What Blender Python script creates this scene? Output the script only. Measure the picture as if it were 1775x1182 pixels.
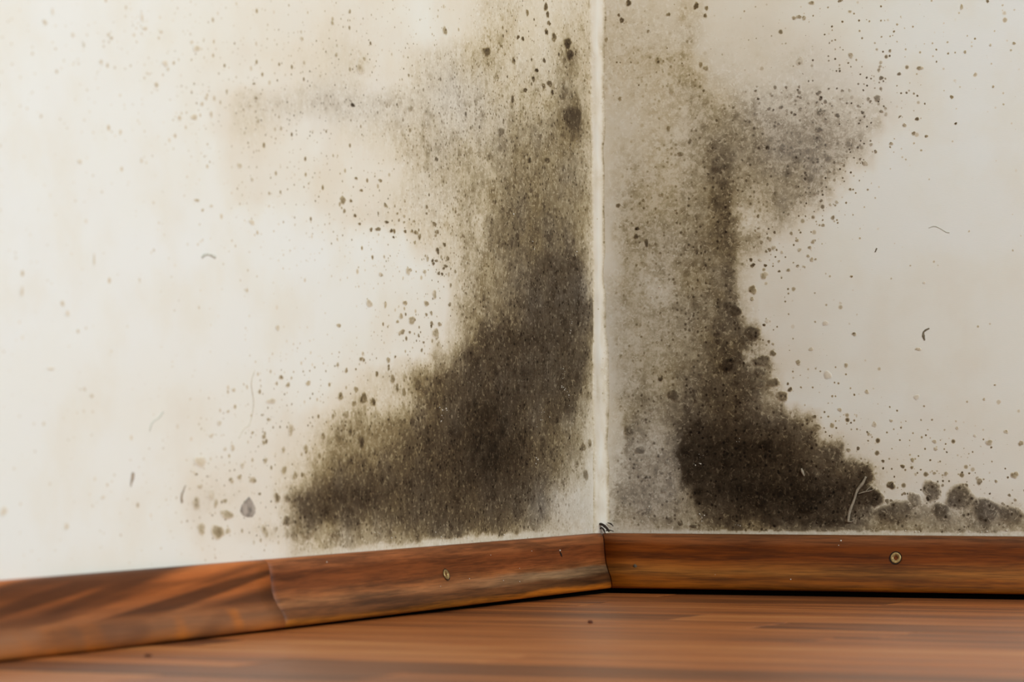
import bpy, bmesh, math, random
import numpy as np
from mathutils import Vector, Matrix

# ------------------------------------------------------------------ clear
for o in list(bpy.data.objects):
    bpy.data.objects.remove(o, do_unlink=True)
scene = bpy.context.scene
C = scene.collection
random.seed(7)
RNG = np.random.default_rng(11)

# ------------------------------------------------------------------ camera
# corner of the room = world origin, right wall = plane y=0 (x>0), left wall = plane x=0 (y<0), floor z=0
W, H, FPX, DIST = 1775.0, 1182.0, 6500.0, 3.25
r0 = np.array([0.893, 0.450, 0.0]); r0 /= np.linalg.norm(r0)
f0 = np.array([-r0[1], r0[0], 0.0])
Z = np.array([0.0, 0.0, 1.0])
PITCH, ROLL = math.radians(1.0), math.radians(0.5)
fw = f0 * math.cos(PITCH) + Z * math.sin(PITCH)
up = Z * math.cos(PITCH) - f0 * math.sin(PITCH)
RC = r0 * math.cos(ROLL) - up * math.sin(ROLL)
UC = up * math.cos(ROLL) + r0 * math.sin(ROLL)
FC = fw
ANCHOR = np.array([0, 0, 0.051])
CAM = ANCHOR - DIST * (FC + (1038.0 - W / 2) / FPX * RC - (923.5 - H / 2) / FPX * UC)
cam_d = bpy.data.cameras.new('camera')
cam = bpy.data.objects.new('camera', cam_d)
C.objects.link(cam)
cam_d.sensor_fit = 'HORIZONTAL'; cam_d.sensor_width = 36.0; cam_d.lens = FPX / W * 36.0
cam_d.clip_start = 0.05; cam_d.clip_end = 60
M = Matrix(((RC[0], UC[0], -FC[0], CAM[0]), (RC[1], UC[1], -FC[1], CAM[1]), (RC[2], UC[2], -FC[2], CAM[2]), (0, 0, 0, 1)))
cam.matrix_world = M
cam_d.dof.use_dof = True
cam_d.dof.focus_distance = 3.12
cam_d.dof.aperture_fstop = 9.0
scene.camera = cam

# ------------------------------------------------------------------ world, light, exposure
world = bpy.data.worlds.new('world'); scene.world = world
world.use_nodes = True
bg = world.node_tree.nodes['Background']
bg.inputs[0].default_value = (0.93, 0.98, 1.03, 1); bg.inputs[1].default_value = 0.37
ld = bpy.data.lights.new('window_daylight', 'AREA')
ld.shape = 'RECTANGLE'; ld.size = 1.5; ld.size_y = 1.5; ld.energy = 86; ld.color = (0.925, 1.0, 1.035)
lo = bpy.data.objects.new('window_daylight', ld); C.objects.link(lo)
lo.location = (3.0, -1.75, 1.55)
lo.rotation_euler = (Vector((0.05, -0.2, 0.3)) - Vector(lo.location)).to_track_quat('-Z', 'Y').to_euler()
vs = scene.view_settings
vs.view_transform = 'Standard'; vs.look = 'None'; vs.exposure = 0.0; vs.gamma = 1.0; vs.use_curve_mapping = False

# ------------------------------------------------------------------ projection helpers
def project(P):
    q = P - CAM
    d = q @ FC
    return W / 2 + FPX * (q @ RC) / d, H / 2 - FPX * (q @ UC) / d, d
def ray(x, y):
    return FC + (x - W / 2) / FPX * RC - (y - H / 2) / FPX * UC
def on_left(x, y, off=0.0):
    v = ray(x, y); t = (off - CAM[0]) / v[0]; return CAM + t * v
def on_right(x, y, off=0.0):
    v = ray(x, y); t = (-off - CAM[1]) / v[1]; return CAM + t * v
def on_floor(x, y, off=0.0):
    v = ray(x, y); t = (off - CAM[2]) / v[2]; return CAM + t * v

# ------------------------------------------------------------------ numpy noise
def vnoise(x, y, seed):
    r = np.random.default_rng(seed).random((256, 256))
    xi = np.floor(x).astype(int); yi = np.floor(y).astype(int)
    fx = x - xi; fy = y - yi
    fx = fx * fx * fx * (fx * (fx * 6 - 15) + 10); fy = fy * fy * fy * (fy * (fy * 6 - 15) + 10)
    a = r[xi % 256, yi % 256]; b = r[(xi + 1) % 256, yi % 256]; c = r[xi % 256, (yi + 1) % 256]; d = r[(xi + 1) % 256, (yi + 1) % 256]
    return (a * (1 - fx) + b * fx) * (1 - fy) + (c * (1 - fx) + d * fx) * fy
def fbm(x, y, seed, o=4):
    s = 0; a = 0.5; t = 0
    for k in range(o):
        s = s + a * vnoise(x * 2 ** k + 7.3 * k, y * 2 ** k + 3.1 * k, seed + k); t += a; a *= 0.55
    return s / t
def sstep(a, b, x):
    t = np.clip((x - a) / (b - a), 0, 1); return t * t * (3 - 2 * t)

# ------------------------------------------------------------------ how far the mould has darkened each wall
# rows down the wall, knots along it (darkness in percent), read off the place
LROWS = {
 -300: '0 1 700 2 900 5 1030 6',
 -60: '0 1 400 3 700 5 860 12 900 14 1000 12 1030 12',
 20: '0 0 250 2 450 6 600 8 690 6 740 3 800 8 825 12 848 18 885 21 912 12 950 12 995 16 1030 20',
 60: '0 0 300 3 450 6 600 10 695 8 730 4 790 8 814 12 842 20 862 27 887 26 900 15 938 13 960 18 990 24 1030 24',
 100: '0 0 300 3 450 7 600 12 628 15 656 8 690 8 710 12 741 18 780 22 842 34 870 26 893 20 915 15 949 18 972 32 988 50 1005 28 1030 26',
 140: '0 0 300 3 400 4 480 7 540 10 600 14 640 9 690 8 707 10 722 20 780 22 850 26 882 24 910 22 930 26 955 26 975 36 985 42 1000 28 1030 24',
 180: '0 0 350 2 400 9 420 14 467 16 540 18 603 22 623 18 670 20 718 22 779 20 805 25 887 28 914 28 954 34 981 46 995 55 1005 32 1030 26',
 220: '0 0 350 2 400 11 440 14 480 11 520 6 560 8 600 12 650 16 700 20 740 26 780 22 820 25 868 32 900 38 930 38 960 42 980 56 1000 60 1012 38 1030 26',
 260: '0 0 360 2 400 8 450 9 500 6 550 5 600 7 640 9 680 13 700 24 740 30 780 32 820 30 850 34 870 42 900 46 940 44 980 45 1010 36 1030 26',
 300: '0 0 360 2 400 7 500 7 600 6 680 8 700 13 740 24 780 30 820 34 845 30 860 36 880 46 940 50 980 45 1005 38 1030 26',
 340: '0 0 380 2 410 7 450 8 500 5 600 6 660 8 700 14 740 20 780 26 810 36 828 33 845 36 870 48 900 54 940 50 980 46 1005 42 1030 28',
 380: '0 0 560 2 590 6 620 10 660 13 700 14 740 17 780 24 810 34 825 24 835 23 848 40 870 52 920 56 960 56 990 48 1010 40 1030 24',
 420: '0 0 600 1 700 3 720 12 760 16 790 22 810 36 826 28 836 28 845 42 870 52 900 56 950 58 990 58 1005 42 1030 18',
 460: '0 0 600 1 720 3 755 6 765 14 785 18 805 30 825 38 860 44 890 54 930 66 960 70 1000 68 1012 48 1030 18',
 500: '0 0 600 2 700 3 770 5 785 14 800 28 820 42 860 48 890 56 920 66 955 70 1000 68 1012 56 1022 34 1032 18',
 540: '0 0 600 2 650 3 700 6 770 5 785 18 800 36 840 48 870 56 905 62 920 74 960 72 1000 70 1020 60 1034 34',
 580: '0 0 550 2 650 4 700 6 770 8 785 20 800 34 820 48 835 72 870 74 920 76 960 74 1000 68 1020 58 1034 28',
 620: '0 1 500 2 640 4 700 5 745 8 755 36 775 42 790 50 810 68 830 76 900 76 960 74 1000 72 1018 62 1034 24',
 660: '0 1 400 3 560 3 610 8 640 14 670 18 700 26 725 56 735 50 750 68 770 68 800 74 850 76 920 76 960 72 1000 72 1015 60 1030 28',
 700: '0 1 400 4 540 4 580 10 600 16 625 24 650 18 680 20 705 28 730 55 760 68 800 74 850 82 900 78 930 66 950 72 985 74 1000 50 1015 34 1030 18',
 740: '0 1 400 4 480 6 540 10 560 22 580 38 620 44 660 50 700 54 740 66 780 76 830 86 870 86 905 74 930 64 960 62 985 48 1010 34 1030 14',
 780: '0 1 300 2 400 5 470 8 535 12 550 26 570 42 610 46 650 52 700 66 750 76 800 82 850 88 900 82 930 66 960 58 990 50 1010 34 1028 13',
 820: '0 1 280 2 330 5 400 8 470 8 520 18 545 34 560 54 600 58 650 66 700 70 750 76 800 78 850 88 890 80 930 64 970 50 990 30 1015 20 1030 10',
 860: '0 1 280 2 320 6 360 12 400 11 470 8 490 22 510 48 530 68 560 76 620 82 680 74 720 76 780 76 850 76 900 70 940 54 965 30 990 20 1030 10',
 895: '0 1 300 2 340 9 400 8 480 9 500 30 520 66 540 72 580 70 620 64 680 66 740 68 800 70 850 68 900 60 940 44 960 30 1000 18 1030 12',
 920: '0 1 300 2 340 7 400 7 490 18 520 50 560 44 600 44 650 48 700 56 780 62 850 58 900 44 940 28 980 20 1030 14',
 945: '0 1 300 2 350 5 480 6 510 20 560 28 620 34 660 40 700 40 740 34 780 30 820 26 1030 14',
 1000: '0 2 500 6 700 10 1030 10',
}
RROWS = {
 -300: '1030 6 1300 3 1700 0',
 -60: '1030 12 1100 12 1190 14 1300 8 1500 3 1775 0',
 20: '1030 22 1080 25 1107 22 1163 20 1190 28 1211 25 1230 14 1276 12 1332 10 1445 7 1500 4 1600 1 1775 0',
 60: '1030 24 1107 27 1152 22 1186 31 1208 29 1222 15 1332 14 1417 11 1500 5 1600 1 1775 0',
 100: '1030 25 1107 30 1163 31 1197 34 1211 24 1248 17 1332 17 1388 20 1445 14 1500 6 1600 2 1775 0',
 140: '1030 22 1100 27 1150 29 1170 36 1190 39 1215 36 1240 26 1260 24 1300 20 1360 20 1450 18 1520 11 1560 6 1620 2 1775 0',
 180: '1030 18 1060 21 1110 25 1177 29 1198 36 1231 36 1279 33 1306 33 1346 30 1414 30 1482 25 1536 15 1576 4 1700 0',
 220: '1030 17 1090 20 1130 27 1180 27 1200 34 1230 42 1250 48 1280 44 1340 38 1380 37 1420 40 1470 34 1520 26 1536 9 1570 3 1700 0',
 260: '1030 16 1055 18 1075 25 1130 29 1190 33 1215 42 1240 53 1258 56 1280 50 1295 46 1350 44 1400 46 1440 41 1480 35 1502 27 1512 7 1550 2 1700 0',
 300: '1030 16 1060 20 1080 29 1130 32 1190 32 1215 44 1240 58 1262 61 1280 49 1295 46 1350 44 1400 45 1440 37 1462 31 1472 7 1530 2 1700 1',
 340: '1030 16 1060 23 1090 36 1130 36 1190 40 1225 48 1245 62 1262 66 1276 42 1300 38 1350 44 1390 42 1420 34 1440 27 1450 12 1464 4 1600 2',
 380: '1030 14 1058 18 1080 34 1130 40 1190 42 1225 50 1242 62 1258 66 1268 42 1285 22 1320 26 1350 40 1375 28 1400 12 1430 7 1460 4 1600 2',
 420: '1030 13 1060 15 1072 24 1090 36 1120 42 1160 36 1200 46 1235 56 1265 66 1285 42 1310 40 1330 22 1345 10 1400 8 1450 5 1600 2',
 460: '1030 12 1055 13 1068 22 1085 38 1130 32 1160 38 1200 48 1240 52 1262 64 1280 46 1295 26 1310 18 1330 10 1400 8 1500 4 1700 3',
 500: '1030 14 1050 20 1060 27 1100 38 1125 28 1140 24 1165 36 1200 46 1240 54 1262 62 1275 40 1290 20 1320 10 1400 10 1500 5 1700 4',
 540: '1030 14 1050 20 1070 28 1110 36 1150 40 1200 46 1240 54 1265 64 1280 55 1300 28 1320 12 1400 10 1500 6 1700 5',
 580: '1030 14 1052 20 1070 28 1120 34 1170 38 1220 50 1240 68 1260 60 1290 66 1305 55 1318 12 1400 8 1500 6 1700 5',
 620: '1030 13 1052 19 1065 28 1110 36 1150 38 1200 48 1230 56 1255 74 1285 66 1300 34 1325 34 1338 13 1400 8 1500 6 1700 5',
 660: '1030 12 1052 17 1065 24 1110 38 1150 40 1180 48 1220 60 1250 68 1300 66 1335 54 1345 28 1365 8 1440 5 1700 5',
 700: '1030 12 1052 18 1070 32 1110 44 1140 44 1170 50 1210 64 1250 70 1290 70 1320 50 1345 42 1362 36 1370 8 1440 5 1700 6',
 740: '1030 11 1052 16 1072 24 1085 48 1110 42 1140 32 1170 52 1200 74 1250 80 1290 78 1350 70 1375 68 1400 60 1415 40 1425 10 1500 7 1700 8',
 780: '1030 11 1052 18 1075 26 1090 44 1120 36 1150 38 1172 56 1190 86 1250 90 1330 88 1380 80 1410 66 1450 66 1460 20 1480 13 1530 10 1600 9 1775 9',
 820: '1030 11 1052 20 1075 34 1110 42 1150 44 1178 46 1187 86 1250 88 1330 88 1380 84 1430 74 1470 76 1505 74 1512 30 1540 16 1600 11 1700 8 1775 8',
 860: '1030 11 1052 22 1080 42 1110 44 1160 40 1195 50 1205 80 1260 88 1340 90 1400 92 1460 86 1505 76 1516 30 1530 18 1560 14 1600 15 1775 12',
 895: '1030 11 1052 22 1080 40 1140 44 1200 46 1220 66 1280 80 1340 84 1400 84 1460 78 1500 62 1520 52 1540 47 1600 46 1700 46 1775 44 1840 14',
 914: '1030 11 1052 16 1100 34 1160 34 1220 50 1280 62 1340 60 1400 62 1460 54 1500 50 1600 46 1700 46 1775 44 1840 14',
 1000: '1030 10 1100 14 1400 16 1775 12',
}
def table(rows, x0, x1, step=5.0):
    xs = np.arange(x0, x1 + 1, step); ys = sorted(rows); A = []
    for y in ys:
        v = [float(t) for t in rows[y].split()]
        A.append(np.interp(xs, v[0::2], v[1::2]) / 100)
    return xs, np.array(ys, float), np.array(A)
TL = table(LROWS, -600, 1045); TR = table(RROWS, 1025, 2400)
def lookup(T, x, y):
    xs, ys, A = T
    fx = np.clip((x - xs[0]) / (xs[1] - xs[0]), 0, len(xs) - 1.001); ix = fx.astype(int); fx = fx - ix
    yc = np.clip(y, ys[0], ys[-1] - 1e-3)
    iy = np.clip(np.searchsorted(ys, yc, side='right') - 1, 0, len(ys) - 2)
    fy = (yc - ys[iy]) / (ys[iy + 1] - ys[iy])
    fy = 0.5 * fy + 0.5 * (fy * fy * (3 - 2 * fy))
    a = A[iy, ix] * (1 - fx) + A[iy, ix + 1] * fx
    b = A[iy + 1, ix] * (1 - fx) + A[iy + 1, ix + 1] * fx
    return a * (1 - fy) + b * fy
def gauss(x, y, cx, cy, sx, sy):
    return np.exp(-((x - cx) / sx) ** 2 - ((y - cy) / sy) ** 2)
SPK = [(1485, 280, 30, 30, .9), (1425, 370, 45, 30, .9), (1340, 430, 40, 25, 1.0), (1560, 800, 120, 70, 1.0), (1480, 740, 60, 50, 0.8), (1650, 840, 160, 60, 0.8), (1420, 640, 80, 90, .35), (1520, 150, 110, 120, .7),
       (1400, 60, 140, 90, .35), (1360, 440, 50, 60, .5), (1440, 330, 60, 60, .7), (1330, 560, 30, 120, .5), (1690, 60, 90, 70, .2),
       (640, 380, 90, 50, .8), (720, 420, 70, 40, .9), (770, 480, 25, 120, .9), (560, 260, 160, 140, .4), (640, 100, 140, 100, .35),
       (700, 600, 60, 90, .5), (560, 680, 100, 70, .45), (450, 780, 110, 90, .5), (400, 880, 90, 60, .45), (930, 70, 60, 80, .9),
       (380, 140, 110, 110, .3), (200, 80, 150, 90, .12), (860, 200, 140, 140, .35), (1120, 100, 110, 130, .35), (480, 900, 40, 50, .6)]
HUE = [(1380, 220, 140, 110, .8), (1110, 840, 90, 70, .9), (790, 180, 60, 70, .7), (1130, 740, 60, 60, .4), (980, 520, 70, 60, .5), (1620, 880, 150, 40, .6),
       (560, 190, 110, 40, .6), (970, 880, 60, 40, .7), (640, 160, 120, 40, .3), (1490, 160, 90, 90, .6), (930, 640, 80, 60, .3)]
def fields(x, y, u, z, side):
    """pixel coordinates of wall points -> darkness, speck density, hue"""
    s = 100 if side == 'L' else 200
    wx = (fbm(u / .020, z / .020, s, 3) - .5) * 26 + (fbm(u / .006, z / .006, s + 9, 3) - .5) * 13
    wy = (fbm(u / .020, z / .020, s + 20, 3) - .5) * 26 + (fbm(u / .006, z / .006, s + 29, 3) - .5) * 13
    k = .55 if side == 'L' else 1.0
    d = lookup(TL if side == 'L' else TR, np.minimum(x + wx * k, 1030) if side == 'L' else np.maximum(x + wx, 1034), y + wy)
    # bare, lime-white strip just above the skirting
    if side == 'L':
        top = 924 + (1043 - x) * .0787
        hgt = 5 + 22 * (fbm(u / .010, z / .05, s + 40, 4)) * sstep(430, 640, x) * (1 - .5 * sstep(880, 1040, x))
    else:
        top = 921 + (x - 1060) * .0055
        hgt = .5 + 10 * np.clip(fbm(u / .008, z / .05, s + 40, 4) - .15, 0, 1)
    m = 1 - sstep(hgt * .45, hgt, top - y)
    d = d * (1 - m) + np.minimum(d, .15 if side == 'L' else .24) * m
    fade = 1 - sstep(200, 500, -y)
    d = np.clip(d * fade, 0, 1)
    if side == 'R': d = np.interp(d, [0, .1, .2, .3, .45, .6, .75, 1], [0, .05, .095, .18, .375, .57, .75, 1])
    else: d = np.interp(d, [0, .1, .2, .3, .45, .6, 1], [0, .075, .15, .255, .43, .6, 1])
    sp = sum(a * gauss(x, y, cx, cy, sx, sy) for cx, cy, sx, sy, a in SPK)
    hu = sum(a * gauss(x, y, cx, cy, sx, sy) for cx, cy, sx, sy, a in HUE)
    hu = hu + .28 - .35 * (gauss(x, y, 640, 740, 130, 100) + gauss(x, y, 1130, 160, 120, 150) + gauss(x, y, 860, 80, 60, 80))
    hu = np.clip(hu + (fbm(u / .03, z / .03, s + 60, 3) - .5) * .7, 0, 1)
    sp = np.clip(sp + .04, 0, 1)
    return d, sp, hu
def film(d):           # thickness of the mould film in metres
    return 0.00004 + 0.00035 * sstep(.10, .6, d)

# ------------------------------------------------------------------ material helpers
def lin(c):
    c = np.array(c, float) / 255
    return np.where(c <= .04045, c / 12.92, ((c + .055) / 1.055) ** 2.4)
def rgba(c, k=1.0):
    v = np.minimum(lin(c) * k, .95); return (v[0], v[1], v[2], 1)
class NT:
    def __init__(self, name):
        self.m = bpy.data.materials.new(name); self.m.use_nodes = True
        self.t = self.m.node_tree; self.n = self.t.nodes; self.l = self.t.links
        self.b = self.n['Principled BSDF']
    def new(self, kind, **kw):
        n = self.n.new(kind)
        for k, v in kw.items(): setattr(n, k, v)
        return n
    def put(self, sock, v):
        if hasattr(v, 'is_linked') or isinstance(v, bpy.types.NodeSocket): self.l.new(v, sock)
        else: sock.default_value = v
    def math(self, op, a, b=None, c=None, clamp=False):
        n = self.new('ShaderNodeMath', operation=op, use_clamp=clamp)
        self.put(n.inputs[0], a)
        if b is not None: self.put(n.inputs[1], b)
        if c is not None: self.put(n.inputs[2], c)
        return n.outputs[0]
    def vmath(self, op, a, b=None, scale=None):
        n = self.new('ShaderNodeVectorMath', operation=op)
        self.put(n.inputs[0], a)
        if b is not None: self.put(n.inputs[1], b)
        if scale is not None: self.put(n.inputs['Scale'], scale)
        return n.outputs[0]
    def ss(self, x, a, b, lo=0.0, hi=1.0):
        n = self.new('ShaderNodeMapRange', interpolation_type='SMOOTHSTEP')
        for i, v in enumerate((x, a, b, lo, hi)): self.put(n.inputs[i], v)
        return n.outputs[0]
    def noise(self, vec, scale, detail=3, rough=.55, dist=0.0):
        n = self.new('ShaderNodeTexNoise'); self.put(n.inputs['Vector'], vec)
        n.inputs['Scale'].default_value = scale; n.inputs['Detail'].default_value = detail
        n.inputs['Roughness'].default_value = rough; n.inputs['Distortion'].default_value = dist
        return n
    def vor(self, vec, scale, rnd=1.0):
        n = self.new('ShaderNodeTexVoronoi'); self.put(n.inputs['Vector'], vec)
        n.inputs['Scale'].default_value = scale; n.inputs['Randomness'].default_value = rnd
        return n
    def ramp(self, fac, stops, interp='LINEAR'):
        n = self.new('ShaderNodeValToRGB'); self.put(n.inputs[0], fac)
        r = n.color_ramp; r.interpolation = interp
        while len(r.elements) < len(stops): r.elements.new(.5)
        for e, (p, c) in zip(r.elements, stops): e.position = p; e.color = c
        return n.outputs[0]
    def mix(self, fac, a, b, blend='MIX'):
        n = self.new('ShaderNodeMix', data_type='RGBA', blend_type=blend)
        self.put(n.inputs[0], fac); self.put(n.inputs[6], a); self.put(n.inputs[7], b)
        return n.outputs[2]

KW = 1.0
def wall_material():
    T = NT('painted_wall_with_mould')
    at = T.new('ShaderNodeAttribute', attribute_name='mould')
    sep = T.new('ShaderNodeSeparateColor'); T.l.new(at.outputs['Color'], sep.inputs[0])
    d, s, h = sep.outputs[0], sep.outputs[1], sep.outputs[2]
    P = T.new('ShaderNodeTexCoord').outputs['Object']
    wob = T.vmath('SCALE', T.vmath('SUBTRACT', T.noise(P, 420, 3).outputs['Color'], (.5, .5, .5)), scale=.0011)
    Q = T.vmath('ADD', P, wob)
    g = T.math('MULTIPLY', T.ss(d, .04, .20), T.ss(d, .55, .95, 1.0, .62))
    lft = at.outputs['Alpha']
    n_big = T.noise(Q, 62, 3, .6).outputs['Fac']
    n_mid = T.noise(Q, 170, 3, .62).outputs['Fac']
    n_fin = T.noise(Q, 560, 2, .6).outputs['Fac']
    n_str = T.noise(T.vmath('MULTIPLY', Q, (1, 1, .5)), 230, 3, .6).outputs['Fac']
    n_mid = T.mix(T.math('MULTIPLY', lft, .5), n_mid, n_str)
    v1 = T.vor(Q, 105); v2 = T.vor(Q, 260)
    dot1 = T.ss(v1.outputs['Distance'], .10, .62, 1, 0)
    dot2 = T.ss(v2.outputs['Distance'], .16, .44, 1, 0)
    r1 = T.new('ShaderNodeSeparateColor'); T.l.new(v1.outputs['Color'], r1.inputs[0])
    r2 = T.new('ShaderNodeSeparateColor'); T.l.new(v2.outputs['Color'], r2.inputs[0])
    dot1 = T.math('MULTIPLY', dot1, T.ss(r1.outputs[0], .3, .95))
    dot2 = T.math('MULTIPLY', dot2, T.ss(r2.outputs[0], .5, .9))
    # thin pale threads where the film has lifted
    rid = T.noise(T.vmath('MULTIPLY', Q, (1, 1, .8)), 120, 1, .5, 2.0).outputs['Fac']
    thr = T.ss(T.math('ABSOLUTE', T.math('SUBTRACT', rid, .5)), .0, .075, 1, 0)
    thr = T.math('MULTIPLY', thr, T.ss(T.noise(P, 250, 1).outputs['Fac'], .50, .62))
    e = T.math('MULTIPLY', T.math('SUBTRACT', n_big, .5), .36)
    e = T.math('MULTIPLY_ADD', T.math('SUBTRACT', n_mid, .5), .46, e)
    e = T.math('MULTIPLY_ADD', T.math('SUBTRACT', n_fin, .5), .30, e)
    e = T.math('MULTIPLY_ADD', dot1, .13, e)
    e = T.math('MULTIPLY_ADD', dot2, .26, e)
    e = T.math('SUBTRACT', e, .035)
    e = T.math('MULTIPLY_ADD', thr, -.30, e)
    amp = T.math('MULTIPLY', g, T.ss(d, .0, .35, .35, 1.0))
    d2 = T.math('MULTIPLY_ADD', e, amp, d)
    # separate small specks
    v3 = T.vor(Q, 115); v4 = T.vor(Q, 290)
    for v, k, r in ((v3, .50, .30), (v4, .55, .36)):
        c = T.new('ShaderNodeSeparateColor'); T.l.new(v.outputs['Color'], c.inputs[0])
        on = T.math('LESS_THAN', c.outputs[0], T.math('MULTIPLY', T.math('MULTIPLY', s, .85), T.ss(d, .22, .45, 1.0, .25)))
        rad = T.math('MULTIPLY_ADD', c.outputs[1], r * .8, r * .25)
        inn = T.math('MULTIPLY', rad, .35)
        m = T.math('MULTIPLY', T.ss(v.outputs['Distance'], inn, rad, 1, 0), on)
        st = T.math('MULTIPLY', m, T.math('MULTIPLY_ADD', c.outputs[2], k, .10))
        st = T.math('MULTIPLY', st, T.ss(s, .0, .6, .35, 1.0))
        d2 = T.math('MAXIMUM', d2, T.math('ADD', st, T.math('MULTIPLY', d, .6)))
    # faint dinginess of the clean paint
    cl = T.math('MULTIPLY', T.ss(T.noise(P, 14, 4).outputs['Fac'], .42, .72), .024)
    d2 = T.math('ADD', d2, cl, clamp=True)
    stops = [(0, (232, 232, 225)), (.03, (229, 225, 212)), (.07, (224, 214, 195)), (.12, (213, 200, 175)), (.2, (197, 181, 151)), (.3, (172, 156, 122)), (.45, (137, 119, 85)),
             (.6, (101, 85, 61)), (.75, (72, 58, 41)), (.9, (42, 31, 18)), (1, (24, 16, 8))]
    stop2 = [(0, (231, 231, 227)), (.03, (229, 226, 216)), (.07, (222, 215, 202)), (.12, (210, 201, 184)), (.2, (190, 179, 161)), (.3, (162, 150, 131)), (.45, (126, 116, 102)),
             (.6, (97, 87, 75)), (.75, (72, 61, 48)), (.9, (43, 34, 23)), (1, (25, 18, 11))]
    c1 = T.ramp(d2, [(p, rgba(c, KW)) for p, c in stops])
    c2 = T.ramp(d2, [(p, rgba(c, KW)) for p, c in stop2])
    col = T.mix(h, c1, c2)
    T.l.new(col, T.b.inputs['Base Color'])
    T.b.inputs['Roughness'].default_value = .78
    T.b.inputs['Specular IOR Level'].default_value = .10
    weave = T.noise(T.vmath('MULTIPLY', P, (1, 1, 5)), 260, 3).outputs['Fac']
    hh = T.math('MULTIPLY_ADD', d2, .8, T.math('MULTIPLY', weave, .25))
    bp = T.new('ShaderNodeBump'); bp.inputs['Strength'].default_value = .35; bp.inputs['Distance'].default_value = .0006
    T.l.new(hh, bp.inputs['Height']); T.l.new(bp.outputs[0], T.b.inputs['Normal'])
    return T.m
MW = wall_material()

def simple(name, col, rough=.6, metal=0.0, var=.25, scale=300, spec=.4):
    T = NT(name)
    P = T.new('ShaderNodeTexCoord').outputs['Object']
    n = T.noise(P, scale, 3).outputs['Fac']
    a = rgba(tuple(c * (1 - var) for c in col)); b = rgba(tuple(min(255, c * (1 + var)) for c in col))
    T.l.new(T.ramp(n, [(.3, a), (.7, b)]), T.b.inputs['Base Color'])
    T.b.inputs['Roughness'].default_value = rough; T.b.inputs['Metallic'].default_value = metal
    T.b.inputs['Specular IOR Level'].default_value = spec
    return T.m

# ------------------------------------------------------------------ object helpers
def mesh_obj(name, verts, faces, mat, parent=None, smooth=True):
    me = bpy.data.meshes.new(name)
    me.from_pydata([tuple(v) for v in verts], [], faces)
    me.update()
    if smooth: me.polygons.foreach_set('use_smooth', [True] * len(me.polygons))
    if mat: me.materials.append(mat)
    o = bpy.data.objects.new(name, me); C.objects.link(o)
    if parent: o.parent = parent
    return o
def tag(o, label=None, cat=None, group=None, kind=None):
    if label: o['label'] = label
    if cat: o['category'] = cat
    if group: o['group'] = group
    if kind: o['kind'] = kind
    return o
def set_mould(o, d, s, h, left=0.0):
    a = o.data.color_attributes.new('mould', 'FLOAT_COLOR', 'POINT')
    arr = np.zeros((len(d), 4), np.float32); arr[:, 0] = d; arr[:, 1] = s; arr[:, 2] = h; arr[:, 3] = left
    a.data.foreach_set('color', arr.ravel())

def grid_mesh(name, V, nu, nz, mat, keep=None, parent=None):
    """V: (nu*nz,3) points, u-major"""
    i = np.arange(nu - 1)[:, None] * nz + np.arange(nz - 1)[None, :]
    F = np.stack([i, i + nz, i + nz + 1, i + 1], -1).reshape(-1, 4)
    idx = None
    if keep is not None:
        F = F[keep]
        idx = np.unique(F); remap = np.full(len(V), -1); remap[idx] = np.arange(len(idx))
        F = remap[F]; V = V[idx]
    me = bpy.data.meshes.new(name)
    me.vertices.add(len(V)); me.vertices.foreach_set('co', V.astype(np.float32).ravel())
    me.loops.add(len(F) * 4); me.loops.foreach_set('vertex_index', F.astype(np.int32).ravel())
    me.polygons.add(len(F)); me.polygons.foreach_set('loop_start', np.arange(0, len(F) * 4, 4, dtype=np.int32))
    me.polygons.foreach_set('use_smooth', np.ones(len(F), bool))
    me.update(calc_edges=True); me.validate()
    me.materials.append(mat)
    o = bpy.data.objects.new(name, me); C.objects.link(o)
    if parent: o.parent = parent
    return o, idx

def wall_points(side, us, zs, off=0.0):
    U, ZZ = np.meshgrid(us, zs, indexing='ij'); U = U.ravel(); ZZ = ZZ.ravel()
    if side == 'L': P = np.stack([np.full_like(U, 0.0) + off, -U, ZZ], 1)
    else: P = np.stack([U, np.full_like(U, 0.0) - off, ZZ], 1)
    return U, ZZ, P

def make_wall(side, ulen, du, name, label):
    us = np.concatenate([np.arange(0, ulen, du * 1.7), np.linspace(ulen, 3.2, 12)])
    zs = np.concatenate([[-.02], np.arange(0.03, .60, .0028), np.linspace(.60, 2.5, 10)])
    if side == 'L': us = us[::-1]          # keep normals facing the room
    U, ZZ, P = wall_points(side, us, zs)
    px, py, dep = project(P)
    d, s, h = fields(px, py, U, ZZ, side)
    far = (U > ulen + .01)
    d[far] = 0; s[far] = .02
    o, _ = grid_mesh(name, P, len(us), len(zs), MW)
    set_mould(o, d, s, h, float(side == 'L')); tag(o, label, kind='structure')
    return o
wallL = make_wall('L', 1.15, .002, 'wall_left', 'off-white painted left wall with dark mould rising from the skirting')
wallR = make_wall('R', .62, .0015, 'wall_right', 'grey-lit off-white right wall with mould spreading from the corner')

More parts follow.
